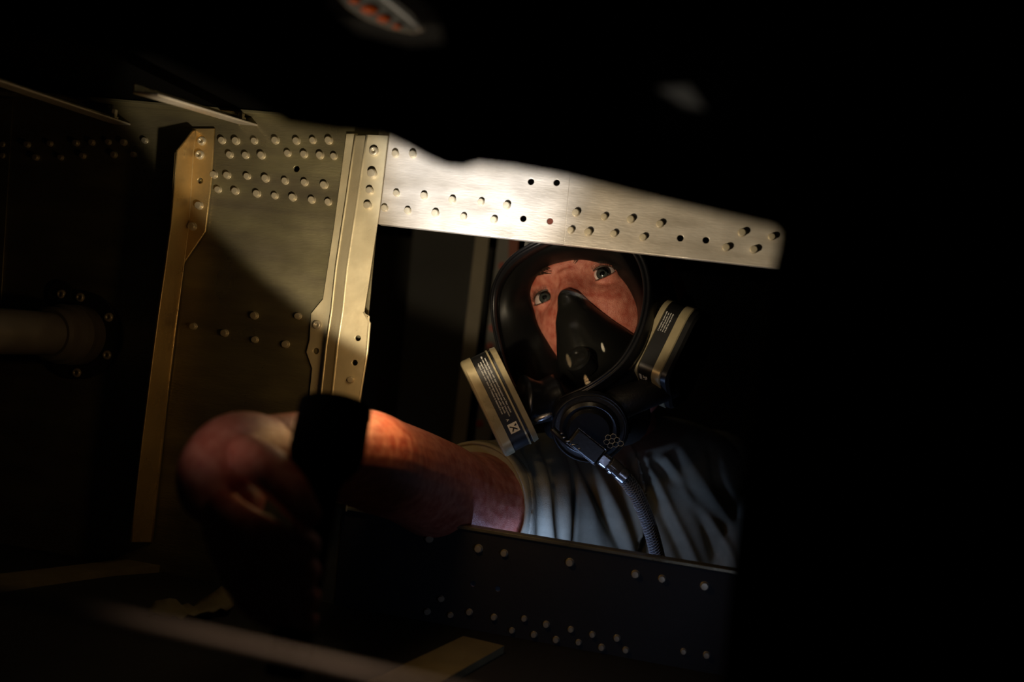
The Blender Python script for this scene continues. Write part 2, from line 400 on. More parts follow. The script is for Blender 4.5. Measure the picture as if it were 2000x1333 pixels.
rivets([(395,276),(391,303)], st, fo, 0.95, BOLT, 'bolt')
for x, y in ((392,268),(388,296)):
    pass

# central channel stiffener: foot on web, raised face with a bend
ch = thing('channel_stiffener', 'bright upright channel rail with drilled face beside the open hatch', 'rail', Wp(680, 550))
plate2d('foot', wl([(677,262),(697,262),(678,397),(660,523),(651,608),(641,673),(630,777),(603,1000),(575,1000),(603,791),(610,720),(599,688),(605,665),(608,613),(631,585),(652,448)][::-1], fo),
        [(*W2(617,686,fo), 0.0031)], WM(fo), 0.0022, M['channel'], ch)
rivets([(620,635)], ch, fo, 0.95, BOLT, 'bolt')
CO = 0.020
L0 = [(695,264),(676,397),(657,523),(648,608),(638,673),(627,777),(602,975)]
L1 = [(x+22, y) for x, y in L0]
# angled side of the channel with beads added along its edge for a highlight line
strip3('side', [Wp(x, y, 0.012) for x, y in L0], [Wp(x, y, CO) for x, y in L1], 0.002, M['channel'], ch, -ND)
for nm, pl, of in (('highlight_bead', L0, 0.0118), ('bend', L1, CO-0.0008)):
    v_, f_ = tube([Wp(x, y, of) for x, y in pl], 0.0010 if nm == 'highlight_bead' else 0.0013, 8, smooth=2); link(nm, newmesh(nm, v_, f_), M['channel'], ch, True)
R1 = [(757,266),(739,415),(718,560),(710,610),(722,632),(717,690),(699,800),(672,985)]
v_, f_ = tube([Wp(x, y, CO-0.0009) for x, y in R1[3:]], 0.0011, 8); link('highlight_bead', newmesh('highlight_bead', v_, f_), M['channel'], ch, True)  # bead added for the bright line down the lower edge
face = L1 + R1[::-1]
plate2d('face', wl(face, CO), [(*W2(x,y,CO), 0.0028) for x, y in ((699,661),(693,709))], WM(CO), 0.002, M['channel'], ch)
strip3('flange', [Wp(x, y, CO) for x, y in ((711,612),(722,618),(716,690),(699,800),(678,1000))], [Wp(x-2, y, fo) for x, y in ((711,612),(722,618),(716,690),(699,800),(678,1000))], -0.0015, M['channel'], ch, TD)
rivets([(728,340)], ch, CO, 1.25); rivets([(731,296)], ch, CO, 0.95, BOLT, 'bolt')
rivets([(686,742)], ch, CO, 0.9); rivets([(723,373),(719,402)], ch, CO, 1.0)

# ceiling stringers
for p0, p1, lab, bp in ((Wp(222,243,0.0), P(-60,150,0.74), 'dim ceiling rail at upper left corner, running out of the frame', (208,232)),
                        (Wp(466,243,0.0), P(262,183,0.70), 'lit ceiling rail ending over the golden angle bracket', (455,226))):
    s_ = thing('ceiling_rail', lab, 'rail', p0)
    beam('web', p0, p1, [(0,0),(0.0015,0),(0.0015,0.007),(0,0.007)], M['web'], s_)
    beam('flange', p0, p1, [(0,0.0),(0,0.0018),(-0.018,0.0018),(-0.018,0.0)], M['plate'], s_)
    q = p0 + (p1-p0)*0.06 + UP*0.004
    hx = link('bolt', hexa('bolt', r=0.0028, h=0.008), None, s_, False, Matrix.Translation(q+Vector((0.006,0,0))))

# pipe in the left bay
wc = Wp(160, 655); ax = ND
pp = thing('fuel_pipe', 'short dull metal pipe with ringed coupling on the left wall', 'pipe', wc)
def lathe(name, c, d, prof, m, parent, seg=40, smooth=True):
    d = Vector(d).normalized(); s = d.cross(Vector((0.3,0.1,1))).normalized(); u = s.cross(d); vs = []; fs = []
    for h, r in prof:
        for k in range(seg):
            a = 2*math.pi*k/seg; vs.append(Vector(c)+d*h+(s*math.cos(a)+u*math.sin(a))*r)
    for i in range(len(prof)-1):
        for k in range(seg): fs.append((i*seg+k, i*seg+(k+1) % seg, (i+1)*seg+(k+1) % seg, (i+1)*seg+k))
    fs.append(tuple(range(seg))); fs.append(tuple(range((len(prof)-1)*seg, len(prof)*seg)))
    me = newmesh(name, vs, fs); weld(me)
    o = link(name, me, m, parent, False)
    if smooth: me.shade_smooth(); me.set_sharp_from_angle(angle=math.radians(35))
    return o
lathe('flange', wc, ax, [(0.001,0.040),(0.004,0.040),(0.0045,0.0395),(0.0045,0.02)], M['darkweb'], pp)
lathe('pipe_tube', wc, ax, [(0.003,0.0185),(0.40,0.0185),(0.40,0.015)], M['pipe'], pp)
lathe('coupling', wc, ax, [(0.004,0.027),(0.016,0.027),(0.017,0.024),(0.020,0.024),(0.021,0.0265),(0.030,0.0265),(0.032,0.0235),(0.046,0.0235),(0.048,0.021),(0.048,0.018)], M['pipe'], pp)
for an in (35, 95, 155, 215, 275, 335):
    a = math.radians(an); q = wc + ND*0.004 + TD*math.cos(a)*0.034 + UP*math.sin(a)*0.034
    m_ = WM(); m_.translation = q; link('bolt', BOLT, None, pp, False, m_)
m_ = WM(); m_.translation = Wp(121,575); lug = plate2d('mounting_lug', [(math.cos(t)*0.012, math.sin(t)*0.012) for t in [k*math.pi/8 for k in range(16)]], [], m_ @ Matrix.Translation((0,0,0.003)), 0.003, M['darkweb'], pp)
m_ = WM(); m_.translation = Wp(121,575,0.003); link('bolt', BOLT, None, lug, False, m_)

# floor strips
def F(px, py, z=FLOOR_Z):
    d = P(px, py, 1.0); return d*(z/d.z)
def floorpoly(name, pts, h, lab, m, cat='strip'):
    n = len(pts); a = [F(x, y, FLOOR_Z+h) for x, y in pts]; b = [Vector((v.x, v.y, FLOOR_Z)) for v in a]
    me = newmesh(name, a+b, [tuple(range(n)), tuple(range(2*n-1, n-1, -1))]+[(i,(i+1) % n,(i+1) % n+n,i+n) for i in range(n)])
    o = link(name, me, m); recenter(o); tag(o, lab, cat); return o
floorpoly('floor_strip', [(-40,1126),(250,1092),(318,1094),(312,1106),(225,1112),(-40,1148)], 0.006, 'long tan strip on the floor at the far left', M['strip'])
floorpoly('floor_strip', [(905,1243),(985,1262),(838,1345),(690,1345)], 0.006, 'broad tan strip on the floor under the riveted sill plate', M['strip'])
# crumpled tape
random.seed(4)
nx, ny = 14, 4; vs = []; fs = []
for j in range(ny):
    for i in range(nx):
        u, v = i/(nx-1), j/(ny-1)
        x = 290+u*165; y = 1205-u*34+v*(10+22*math.sin(min(u*2,1)*math.pi/2)) - 8
        p = F(x, y, FLOOR_Z+0.003); p.z += 0.006*math.sin(u*9)*(1-v)*0.8+0.004*abs(math.sin(u*17+v*3)); vs.append(p)
for j in range(ny-1):
    for i in range(nx-1): a = j*nx+i; fs.append((a,a+1,a+nx+1,a+nx))
me = newmesh('tape', vs, fs); bm = bmesh.new(); bm.from_mesh(me); bmesh.ops.solidify(bm, geom=list(bm.faces), thickness=0.0012); bm.to_mesh(me); bm.free()
o = link('tape_piece', me, M['strip'], None, True); recenter(o); tag(o, 'crumpled piece of tan tape on the floor near the torch', 'tape')

# far bay behind the hatch: posts
def vpost(name, pts, d, lab, m, th=0.012):
    q = [P(x, y, d) for x, y in pts]; n = len(q); b = [v+Vector((0,th,0)) for v in q]
    me = newmesh(name, q+b, [tuple(range(n)), tuple(range(2*n-1,n-1,-1))]+[(i,(i+1) % n,(i+1) % n+n,i+n) for i in range(n)])
    o = thing(name, lab, 'post', (q[0]+q[2])/2); link('post_face', me, m, o); return o
def dn(x0, y0, y1): return x0 - (y1-y0)*0.116
z0, z1 = 220, 1200
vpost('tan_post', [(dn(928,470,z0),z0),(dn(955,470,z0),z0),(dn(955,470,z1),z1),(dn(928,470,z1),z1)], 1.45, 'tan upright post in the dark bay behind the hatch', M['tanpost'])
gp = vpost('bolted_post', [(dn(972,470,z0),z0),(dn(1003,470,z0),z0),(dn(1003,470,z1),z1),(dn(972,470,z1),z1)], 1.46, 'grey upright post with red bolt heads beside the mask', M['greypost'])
q_ = [P(x, y, 1.40) for x, y in ((995,440),(1016,440),(1008,520),(992,520))]
link('red_strip', newmesh('red_strip', q_+[v+Vector((0,0.01,0)) for v in q_], [(0,1,2,3),(7,6,5,4),(0,1,5,4),(1,2,6,5),(2,3,7,6),(3,0,4,7)]), M['redpaint'], gp)
rb = hexa('red_bolt', M['redbolt'], 0.0042, 0.005)
for x, y in ((962,641),(957,677),(944,790),(937,828),(981,520),(968,600),(951,740)):
    p = P(x, y, 1.46); link('red_bolt', rb, None, gp, False, Matrix.Translation(p) @ Matrix.Rotation(math.pi/2, 4, 'X'))
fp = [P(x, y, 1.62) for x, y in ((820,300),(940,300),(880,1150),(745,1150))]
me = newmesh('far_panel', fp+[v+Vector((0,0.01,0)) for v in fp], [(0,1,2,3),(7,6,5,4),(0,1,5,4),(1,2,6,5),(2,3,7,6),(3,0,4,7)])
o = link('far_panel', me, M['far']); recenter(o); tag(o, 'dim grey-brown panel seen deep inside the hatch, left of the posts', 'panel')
lamp('far_bay_fill', 'POINT', P(900, 430, 1.15) , P(900,470,2), 0.05, (1.0,0.85,0.6), 0.03)  # added fill for the far bay, no fixture there

# ------------------------------------------------------------------ near frame (out of focus)
nf = thing('hatch_plate', 'black out-of-focus hatch frame close to the camera, top and right', 'frame', P(1500, 300, 0.34))
edge = [(-500,40),(60,70),(300,110),(480,190),(560,243),(660,258),(740,262),(790,285),(830,308),(870,326),(905,329),(935,320),(1000,327),(1100,345),(1300,395),(1480,436),(1513,444),(1524,456),(1521,480),(1508,540),(1478,720),(1456,900),(1430,1120),(1405,1400),(1400,1500)]
def campoly(name, pts, d, th, m, parent):
    q = [P(x, y, d) for x, y in pts]; n = len(q)
    bmx = bmesh.new(); vv = [bmx.verts.new(v) for v in q]; f = bmx.faces.new(vv)
    r = bmesh.ops.extrude_face_region(bmx, geom=[f]); bmesh.ops.translate(bmx, verts=[g for g in r['geom'] if isinstance(g, bmesh.types.BMVert)], vec=(0,th,0))
    bmesh.ops.triangulate(bmx, faces=[f for f in bmx.faces if len(f.verts) > 4]); bmesh.ops.recalc_face_normals(bmx, faces=bmx.faces)
    me = bpy.data.meshes.new(name); bmx.to_mesh(me); bmx.free(); return link(name, me, m, parent)
campoly('frame_plate', edge + [(2600,1500),(2600,-500),(800,-500),(800,-30),(858,40),(866,84),(800,88),(700,62),(640,10),(630,-500),(-500,-500)], 0.36, 0.0012, M['black'], nf)  # upper left part added to hide the lit ceiling, slot shows the bracket
rail = [P(x, y, d) for x, y, d in ((-300,1085,0.30),(0,1158,0.29),(250,1212,0.28),(500,1268,0.27),(750,1325,0.26),(1050,1392,0.25))]
v_, f_ = tube(rail, 0.0017, 14, smooth=6)
rl = link('near_rail', newmesh('near_rail', v_, f_), M['railpaint'], None, True); recenter(rl)
tag(rl, 'blurred brown rail crossing the lower left corner close to the camera', 'rail')
# near bracket with orange fasteners
BD = 0.50
nbk = thing('ceiling_bracket', 'small curved metal bracket with orange sealed fasteners at top of the picture', 'bracket', P(745, 20, BD))
campoly('bracket_face', [(650,-40),(705,-40),(760,-8),(800,22),(828,56),(808,62),(760,52),(712,34),(678,12),(655,-12)], BD, 0.004, M['greypost'], nbk)
v_, f_ = tube([P(x, y, BD-0.004) for x, y in ((735,-16),(765,8),(795,32),(822,56))], 0.0014, 10, smooth=4)
link('bracket_edge', newmesh('bracket_edge', v_, f_), M['plate'], nbk, True)
for x, y, sz in ((692,1,0.72),(721,19,1.0),(749,37,0.80),(775,52,0.5)):
    v_, f_ = ball(P(x, y, BD-0.001), (0.0044*sz, 0.0016, 0.0022*sz), 16, 8); link('orange_fastener', newmesh('orange_fastener', v_, f_), M['orange'], nbk, True)
ns = thing('near_clip', 'small blurred metal clip in the dark upper right', 'clip', P(1340, 190, 0.33))
campoly('clip_plate', [(1286,172),(1345,168),(1376,212),(1340,206)], 0.33, 0.002, M['plate'], ns)
lamp('bracket_fill', 'SPOT', c2w(-0.16, 0.385, 0.05), P(745, 20, BD), 0.34, (1,0.9,0.75), 0.004, 17, 0.9)  # added spot to brighten the bracket and its orange fasteners
lamp('clip_fill', 'SPOT', c2w(0.02, 0.06, 0.0), P(1345, 190, 0.33), 0.12, (1,0.95,0.85), 0.004, 9, 0.8)  # added narrow spot to make the clip glint

# ------------------------------------------------------------------ head frame
def nrm(v): return Vector(v).normalized()
Xc = nrm((0.862, -0.37, 0.348)); Zc = Vector((-0.19, 0.30, 0.93)); Zc = (Zc - Xc*Zc.dot(Xc)).normalized(); Yc = Zc.cross(Xc)
def rot(v): return c2w(v[0], v[1], v[2])
HX, HY, HZ = rot(Xc), rot(Yc), rot(Zc)
HE = P(1115, 557, 0.94)                  # mid point between the eyes
def H(x, y, z): return HE + HX*x + HY*y + HZ*z
HR = Matrix((HX, HY, HZ)).transposed()
def g(x, s): return math.exp(-(x/s)**2)
def face_y(x, z):
    """front surface of the head, local y for given x, z"""
    ax = abs(x)
    hw = 0.073 if z > -0.03 else 0.073 - 0.22*(-0.03-z)
    t = 1-(x/hw)**2-((z+0.0)/0.122)**2
    y = 0.083-0.093*math.sqrt(max(t, 0.0))
    y += 0.0115*g(ax-0.032, 0.0165)*g(z-0.000, 0.012)
    y -= 0.0045*g(z-0.020, 0.008)*g(ax-0.026, 0.024)
    y += 0.003*g(x, 0.012)*g(z-0.006, 0.012)
    if z < 0.012:
        k = min(1, (0.012-z)/0.055); yy = 0.004+0.020*k**1.25
        end = 1/(1+math.exp(-(z+0.050)/0.0022))
        y -= yy*g(x, 0.0085+0.006*k)*end
        y -= 0.007*g(ax-0.013, 0.006)*g(z+0.043, 0.008)
    y -= 0.006*g(ax-0.040, 0.020)*g(z+0.035, 0.020)
    y -= 0.005*g(x, 0.024)*(g(z+0.070, 0.005)+g(z+0.080, 0.006)) ; y += 0.003*g(x, 0.020)*g(z+0.0745, 0.0018)
    y -= 0.006*g(x, 0.02)*g(z+0.105, 0.012)
    return y
def inv(px, py, lift=0.0):
    """where the sight line of a photo point meets the face surface (local x, z)"""
    d = P(px, py, 1.0); y = 0.0
    for _ in range(30):
        t = (HE.dot(HY)+y)/d.dot(HY); q = d*t-HE; x, z = q.dot(HX), q.dot(HZ)
        y = 0.5*y+0.5*(min(face_y(x, z), 0.06)-lift)
    return (x, z)
def head_vf():
    vs = []; fs = []; NU, NV = 150, 130
    for j in range(NV+1):
        th = math.pi*j/NV
        for i in range(NU):
            ph = 2*math.pi*i/NU
            sx, sy, sz = math.sin(th)*math.cos(ph), -math.sin(th)*math.sin(ph), math.cos(th)
            z = 0.122*sz; hw = 0.073 if z > -0.03 else 0.073 - 0.22*(-0.03-z)
            x = hw*sx
            if sy < 0: y = face_y(x, z) if math.sin(ph) > 0 else 0.083
            else: y = 0.083+0.100*sy
            if sy < 0:
                r = math.sqrt(sx*sx+sz*sz)
                yb = 0.083-0.093*math.sqrt(max(1-r*r, 0)); fy = face_y(x, z)
                y = fy
            vs.append(H(x, y, z))
    for j in range(NV):
        for i in range(NU): fs.append((j*NU+i, j*NU+(i+1) % NU, (j+1)*NU+(i+1) % NU, (j+1)*NU+i))
    return vs, fs
EYE = [(-0.0310, 0.0150, 0.0), (0.0305, 0.0150, 0.0)]; ER = 0.0135
D2 = math.radians
def lid_u(a): return D2(24)*max(1-(abs(a)/D2(64))**2.2, 0)**0.85 + D2(0)
def lid_l(a): return -D2(19.5)*max(1-(abs(a)/D2(64))**2.2, 0)**0.85 + D2(0)
def lid_shell(ec, upper, side):
    vs = []; fs = []; NA, NE = 40, 12
    for sh, rr in enumerate((ER+0.0004, ER+0.0022)):
        for j in range(NE+1):
            for i in range(NA+1):
                a = D2(-84)+D2(168)*i/NA
                e0 = lid_u(a) if upper else lid_l(a); e1 = D2(78) if upper else D2(-70)
                e = e0+(e1-e0)*j/NE
                r = rr + (0.0008*g(j-6.5, 1.6) if (upper and sh) else 0)
                x = ec[0]+r*math.cos(e)*math.sin(a); y = ec[1]-r*math.cos(e)*math.cos(a); z = ec[2]+r*math.sin(e)
                vs.append(H(x, y, z))
    n1 = (NA+1)*(NE+1)
    for j in range(NE):
        for i in range(NA):
            a = j*(NA+1)+i; q = (a, a+1, a+NA+2, a+NA+1); fs.append(q); fs.append(tuple(k+n1 for k in reversed(q)))
    for i in range(NA):
        fs.append((i, i+1, i+1+n1, i+n1)); b = NE*(NA+1)+i; fs.append((b, b+n1, b+n1+1, b+1))
    for j in range(NE):
        a = j*(NA+1); fs.append((a, a+n1, a+NA+1+n1, a+NA+1)); b = a+NA; fs.append((b, b+NA+1, b+NA+1+n1, b+n1))
    return vs, fs
# arm and torso centre lines
SH = P(1052, 990, 1.04); HEM = P(908, 988, 0.905); EL = P(800, 930, 0.80); FA = P(700, 893, 0.70); WR = P(520, 884, 0.60)
arm = tube([P(1150,1020,1.10), SH, HEM, P(850,955,0.85), EL, P(750,912,0.748), FA, P(610,885,0.645), WR],
           [0.055, 0.058, 0.049, 0.042, 0.0385, 0.0365, 0.0345, 0.0275, 0.0225], 28, smooth=6)
# hand: wrist bends back towards the camera, fingers close round the torch handle
palm = tube([WR, P(465,880,0.575), P(425,915,0.555), P(412,965,0.545), P(425,1005,0.540)], [0.0215,0.0225,0.0215,0.0175,0.010], 24, smooth=6, flat=1.0)
palm2 = tube([P(480,905,0.570), P(450,985,0.550), P(455,1050,0.540)], [0.016,0.018,0.011], 20, smooth=5)
def finger(pts, r0):
    n = len(pts); rr = [r0*k for k in (1.08, 1.0, 1.06, 0.92, 0.98, 0.80)][:n]; rr[-1] = r0*0.72
    t = tube(pts, rr, 14, smooth=5); return merge(t, ball(pts[-1], rr[-1], 12, 8), ball(pts[0], rr[0]*1.1, 12, 8))
thumb = finger([P(450,880,0.570), P(488,892,0.545), P(530,922,0.525), P(568,962,0.512), P(598,1004,0.506)], 0.0112)
fing = []
for k, (dy, sc_) in enumerate(((0,1.0),(52,1.0),(102,0.95),(148,0.84))):
    fing.append(finger([P(418+k*6,960+dy*0.75,0.548), P(448+k*5,1000+dy*0.9,0.527), P(508,1040+dy,0.505), P(565,1066+dy,0.490), P(592,1066+dy,0.492), P(600,1064+dy,0.504)], 0.0088*sc_))
neck = tube([H(0,0.095,-0.05), P(1190,790,1.09), P(1215,900,1.14)], [0.050,0.046,0.055], 28, smooth=5)
torso = tube([P(1225,900,1.12), P(1228,1000,1.13), P(1235,1250,1.16), P(1240,1500,1.2)], [0.09,0.125,0.13,0.13], 36, smooth=5, flat=0.62, up=(1,0,0))
ears = [ball(H(s*0.076,0.085,-0.012), (0.008,0.018,0.030), 14, 10, HR) for s in (-1,1)]
lids = []
for k, e in enumerate(EYE):
    lids += [lid_shell(e, True, k), lid_shell(e, False, k)]
body = remesh(merge(head_vf(), *lids, arm, palm, palm2, thumb, *fing, neck, torso, *ears), 0.00135, 3, 'body')
person = link('person', body, M['skin'], None, True)
tag(person, 'person in black full-face respirator and tan t-shirt, looking up while reaching through hatch', 'person')
PM['person'] = Matrix()

# eyes
gaze = rot(nrm((-0.33, -0.90, 0.20)))
for k, e in enumerate(EYE):
    c = H(*e); zq = gaze; 
    q = zq.to_track_quat('Z', 'Y').to_matrix().to_4x4(); q.translation = c
    def cap(r, a0, a1, bulge=0.0, n=10, seg=32):
        vs = []; fs = []
        for i in range(n+1):
            a = a0+(a1-a0)*i/n; rr = r
            for s in range(seg):
                t = 2*math.pi*s/seg; z = rr*math.cos(a)+bulge*(math.cos((a-a0)/(a1-a0)*math.pi)*0.5+0.5)
                vs.append((rr*math.sin(a)*math.cos(t), rr*math.sin(a)*math.sin(t), z))
        for i in range(n):
            for s in range(seg): fs.append((i*seg+s, i*seg+(s+1) % seg, (i+1)*seg+(s+1) % seg, (i+1)*seg+s))
        return vs, fs
    eb = newmesh('eyeball', *cap(ER, 0.0, math.pi, n=24)); weld(eb); eo = link('eyeball', eb, M['sclera'], person, True, q)
    for nm, r, a0, a1, mm, bg in (('iris_rim', ER*1.003, 0.37, 0.46, 'irisrim', 0), ('iris', ER*1.004, 0.13, 0.39, 'iris', 0), ('pupil', ER*1.006, 0.001, 0.19, 'pupil', 0), ('cornea', ER*1.02, 0.001, 0.62, 'cornea', 0.0012)):
        me = newmesh(nm, *cap(r, a0, a1, bg))
        if sum((f.normal*f.area for f in me.polygons), Vector()).z < 0: me.flip_normals()
        oo = link(nm, me, M[mm], None, True); oo.parent = eo
# dark roots of the lashes along the lid margins
for k, e in enumerate(EYE):
    for up in (1, 0):
        pts = []
        for i in range(25):
            a = D2(-63)+D2(126)*i/24; el = (lid_u(a)+0.01 if up else lid_l(a)-0.01); r = ER+0.0014
            pts.append(H(e[0]+r*math.cos(el)*math.sin(a), e[1]-r*math.cos(el)*math.cos(a), e[2]+r*math.sin(el)))
        rr = [0.0001+(0.00095 if up else 0.00035)*math.sin(math.pi*i/24) for i in range(25)]
        link('lash_line', newmesh('lash_line', *tube(pts, rr, 6)), M['hair'], person, True)
# lashes and brows (hair strands as thin tapered blades)
random.seed(7)
def strand(p, d, L, w, bend):
    pts = [p, p+d*L*0.5+bend*L*0.12, p+d*L+bend*L*0.4]; return tube(pts, [w, w*0.75, w*0.15], 4)
for k, e in enumerate(EYE):
    st_ = []
    for up in (1, 0):
        for i in range(34 if up else 22):
            a = D2(-58)+D2(116)*(i+random.random()*0.6)/(34 if up else 22)
            el = (lid_u(a) if up else lid_l(a)); r = ER+0.0018
            p = H(e[0]+r*math.cos(el)*math.sin(a), e[1]-r*math.cos(el)*math.cos(a), e[2]+r*math.sin(el))
            d = (HR @ Vector((math.sin(a)*0.8, -0.75, 0.75 if up else -0.55))).normalized()
            st_.append(strand(p, d, 0.0042 if up else 0.0026, 0.00018, HZ*(1 if up else -0.6)))
    link('eyelashes', newmesh('eyelashes', *merge(*st_)), M['hair'], person)
    sg = -1 if k == 0 else 1; st_ = []
    for i in range(260):
        u = random.random(); x = sg*(0.011+0.042*u**0.8); z = 0.0175+0.0055*math.sin(min(u*1.25,1.0)*math.pi*0.75)+random.uniform(-1,1)*0.0032*(1-0.6*u)
        p = H(x, face_y(x, z)-0.0004, z); d = (HR @ Vector((sg*0.9, -0.22, 0.45-0.75*u+random.uniform(-.2,.2)))).normalized()
        st_.append(strand(p, d, 0.0075, 0.00018, HY*0.1))
    link('eyebrow', newmesh('eyebrow', *merge(*st_)), M['hair'], person)
# hair cap
vs = []; fs = []; NU, NV = 48, 18
for j in range(NV+1):
    th = math.pi*0.56*j/NV
    for i in range(NU):
        ph = 2*math.pi*i/NU; sx, sy, sz = math.sin(th)*math.cos(ph), math.sin(th)*math.sin(ph), math.cos(th)
        ex = 0.005+0.0015*math.sin(ph*17+j)
        zz = (0.122+ex)*sz
        y = 0.083+(0.100+ex if sy > 0 else 0.089)*sy
        if sy < 0 and zz < 0.055: zz = 0.055+0.2*(zz-0.055)
        vs.append(H((0.073+ex)*sx, y, zz))
for j in range(NV):
    for i in range(NU): fs.append((j*NU+i, j*NU+(i+1) % NU, (j+1)*NU+(i+1) % NU, (j+1)*NU+i))
me = newmesh('hair', vs, fs); weld(me); link('hair', me, M['hair'], person, True)

# shirt ---------------------------------------------------------------
tors = tube([P(1215,850,1.09), P(1222,905,1.10), P(1228,1000,1.115), P(1235,1250,1.15), P(1240,1400,1.17)], [0.075,0.125,0.140,0.142,0.142], 48, smooth=6, flat=0.66, up=(1,0,0))
slv = tube([P(1170,990,1.08), P(1100,985,1.055), P(1040,985,1.02), P(970,985,0.965), P(925,988,0.925)], [0.085,0.078,0.071,0.062,0.0575], 40, smooth=6)
lsh = ball(P(1385,985,1.13), (0.07,0.075,0.085), 24, 16); lsl = tube([P(1350,990,1.12), P(1440,1080,1.10), P(1480,1220,1.06)], [0.075,0.066,0.062], 30, smooth=5)
sm = remesh(merge(tors, slv, lsh, lsl), 0.0023, 6, 'shirt')
folds = [ # polyline px, amplitude (m, + towards camera), width px
 ([(1022,882),(1044,925),(1053,975),(1056,1070)], -0.0075, 7), ([(1010,870),(1030,930),(1034,1000),(1030,1070)], 0.006, 13),
 ([(1040,880),(1066,950),(1072,1010),(1078,1070)], 0.007, 10), ([(1058,870),(1078,920),(1083,1000),(1092,1070)], -0.006, 7),
 ([(1075,870),(1100,930),(1106,1000),(1106,1075)], 0.007, 13), ([(1100,870),(1118,925),(1121,1000),(1117,1080)], -0.007, 5),
 ([(1122,880),(1160,960),(1198,1043),(1220,1090)], -0.009, 9), ([(1112,880),(1143,960),(1165,1043),(1180,1090)], 0.005, 16),
 ([(1145,885),(1185,960),(1222,1040),(1240,1100)], 0.006, 12), ([(1188,900),(1218,960),(1245,1040),(1262,1110)], -0.006, 12),
 ([(1240,905),(1288,992),(1322,1060),(1345,1110)], -0.011, 12), ([(1262,900),(1305,990),(1335,1050),(1362,1110)], 0.008, 10),
 ([(1278,909),(1339,954),(1372,1010),(1400,1090)], -0.008, 11), ([(1300,900),(1352,975),(1422,1069),(1440,1110)], 0.009, 10),
 ([(1390,880),(1405,950),(1440,1010)], -0.007, 12), ([(1330,880),(1375,950),(1425,1010)], 0.005, 14),
 ([(965,832),(1000,870),(1022,930),(1024,1000),(1010,1060)], -0.003, 6), ([(935,850),(985,880),(1012,930)], 0.002, 8),
]
vsn = len(sm.vertices); co = np.empty(vsn*3, 'f'); sm.vertices.foreach_get('co', co); co = co.reshape(-1,3)
no = np.empty(vsn*3, 'f'); sm.vertex_normals.foreach_get('vector', no); no = no.reshape(-1,3)
xc = co[:,0]*CR+co[:,2]*SR; zc = -co[:,0]*SR+co[:,2]*CR; PX = 1000+FPX*xc/co[:,1]; PY = 666.5-FPX*zc/co[:,1]
disp = np.zeros(vsn)
for pts, amp, wd in folds:
    q = crom(pts, 6); best = np.full(vsn, 1e9)
    for a, b in zip(q[:-1], q[1:]):
        d = b-a; t = np.clip(((PX-a[0])*d[0]+(PY-a[1])*d[1])/(d@d), 0, 1)
        best = np.minimum(best, np.hypot(PX-a[0]-t*d[0], PY-a[1]-t*d[1]))
    disp += 0.62*amp*np.exp(-(best/wd)**2)
front = np.clip(-no[:,1]*2.0+0.4, 0, 1)
disp = disp*front
co += no*disp[:,None]; sm.vertices.foreach_set('co', co.ravel()); sm.update()
shirt = link('shirt', sm, M['shirt'], person, True)
# sleeve hem: flat band and two stitch rows
hd_ = (P(925,988,0.925)-P(985,987,0.975)).normalized()
def ringat(c, r, w_, th, nm, m, par, seg=64):
    s = hd_.cross(UP).normalized(); u = s.cross(hd_); pts = [c + (s*math.cos(t)+u*math.sin(t))*r for t in [2*math.pi*k/seg for k in range(seg)]]
    v_, f_ = tube(pts, th, 8, closed=True, flat=1.0); 
    cc = Vector(c); v_ = [cc + (v-cc) + hd_*((v-cc).dot(hd_)*(w_/th-1)) for v in v_]
    return link(nm, newmesh(nm, v_, f_), m, par, True)
hc = P(925,988,0.925)
ringat(hc-hd_*0.004, 0.0580, 0.010, 0.0022, 'sleeve_hem', M['shirt'], person)
ringat(hc-hd_*0.0105, 0.0603, 0.0005, 0.0005, 'hem_stitching', M['stitch'], person)
ringat(hc-hd_*0.0075, 0.0606, 0.0005, 0.0005, 'hem_stitching', M['stitch'], person)

# ------------------------------------------------------------------ respirator
rp = thing('respirator', 'black full-face respirator mask with clear visor and twin tan filter cartridges', 'mask', HE)
# visor outline (local x,z), curved back at the sides
OUT = [(0,0.034),(0.042,0.032),(0.072,0.020),(0.085,-0.006),(0.085,-0.040),(0.075,-0.076),(0.055,-0.102),(0.027,-0.114),(0,-0.116),(-0.027,-0.114),(-0.055,-0.102),(-0.075,-0.076),(-0.085,-0.040),(-0.085,-0.006),(-0.072,0.020),(-0.042,0.032)]
def vy(x, z): return -0.050 + 0.040*(x/0.08)**2 + 0.006*((z+0.035)/0.07)**2
OL = crom([(x*0.952-0.0035-0.13*max(0.0, -0.03-z), z) for x, z in OUT], 6, True)
def loop(s, dy=0.0, cx=0.0, cz=-0.044):
    return [H(cx+(x-cx)*s, vy(cx+(x-cx)*s, cz+(z-cz)*s)+dy, cz+(z-cz)*s) for x, z in OL]
def loft(loops, closed=True, fill=False):
    n = len(loops[0]); vs = [v for l in loops for v in l]; fs = []
    for j in range(len(loops)-1):
        for i in range(n if closed else n-1): fs.append((j*n+i, j*n+(i+1) % n, (j+1)*n+(i+1) % n, (j+1)*n+i))
    if fill:
        c = len(vs); vs.append(sum(loops[-1], Vector())/n)
        j = len(loops)-1
        for i in range(n): fs.append((j*n+i, j*n+(i+1) % n, c))
    return vs, fs
vv = loft([loop(s) for s in (0.97,0.85,0.7,0.55,0.4,0.25,0.1,0.01)])
vm = newmesh('visor', *vv)
if sum((f.normal*f.area for f in vm.polygons), Vector()).dot(HY) > 0: vm.flip_normals()
link('visor', vm, M['visor'], rp, True)
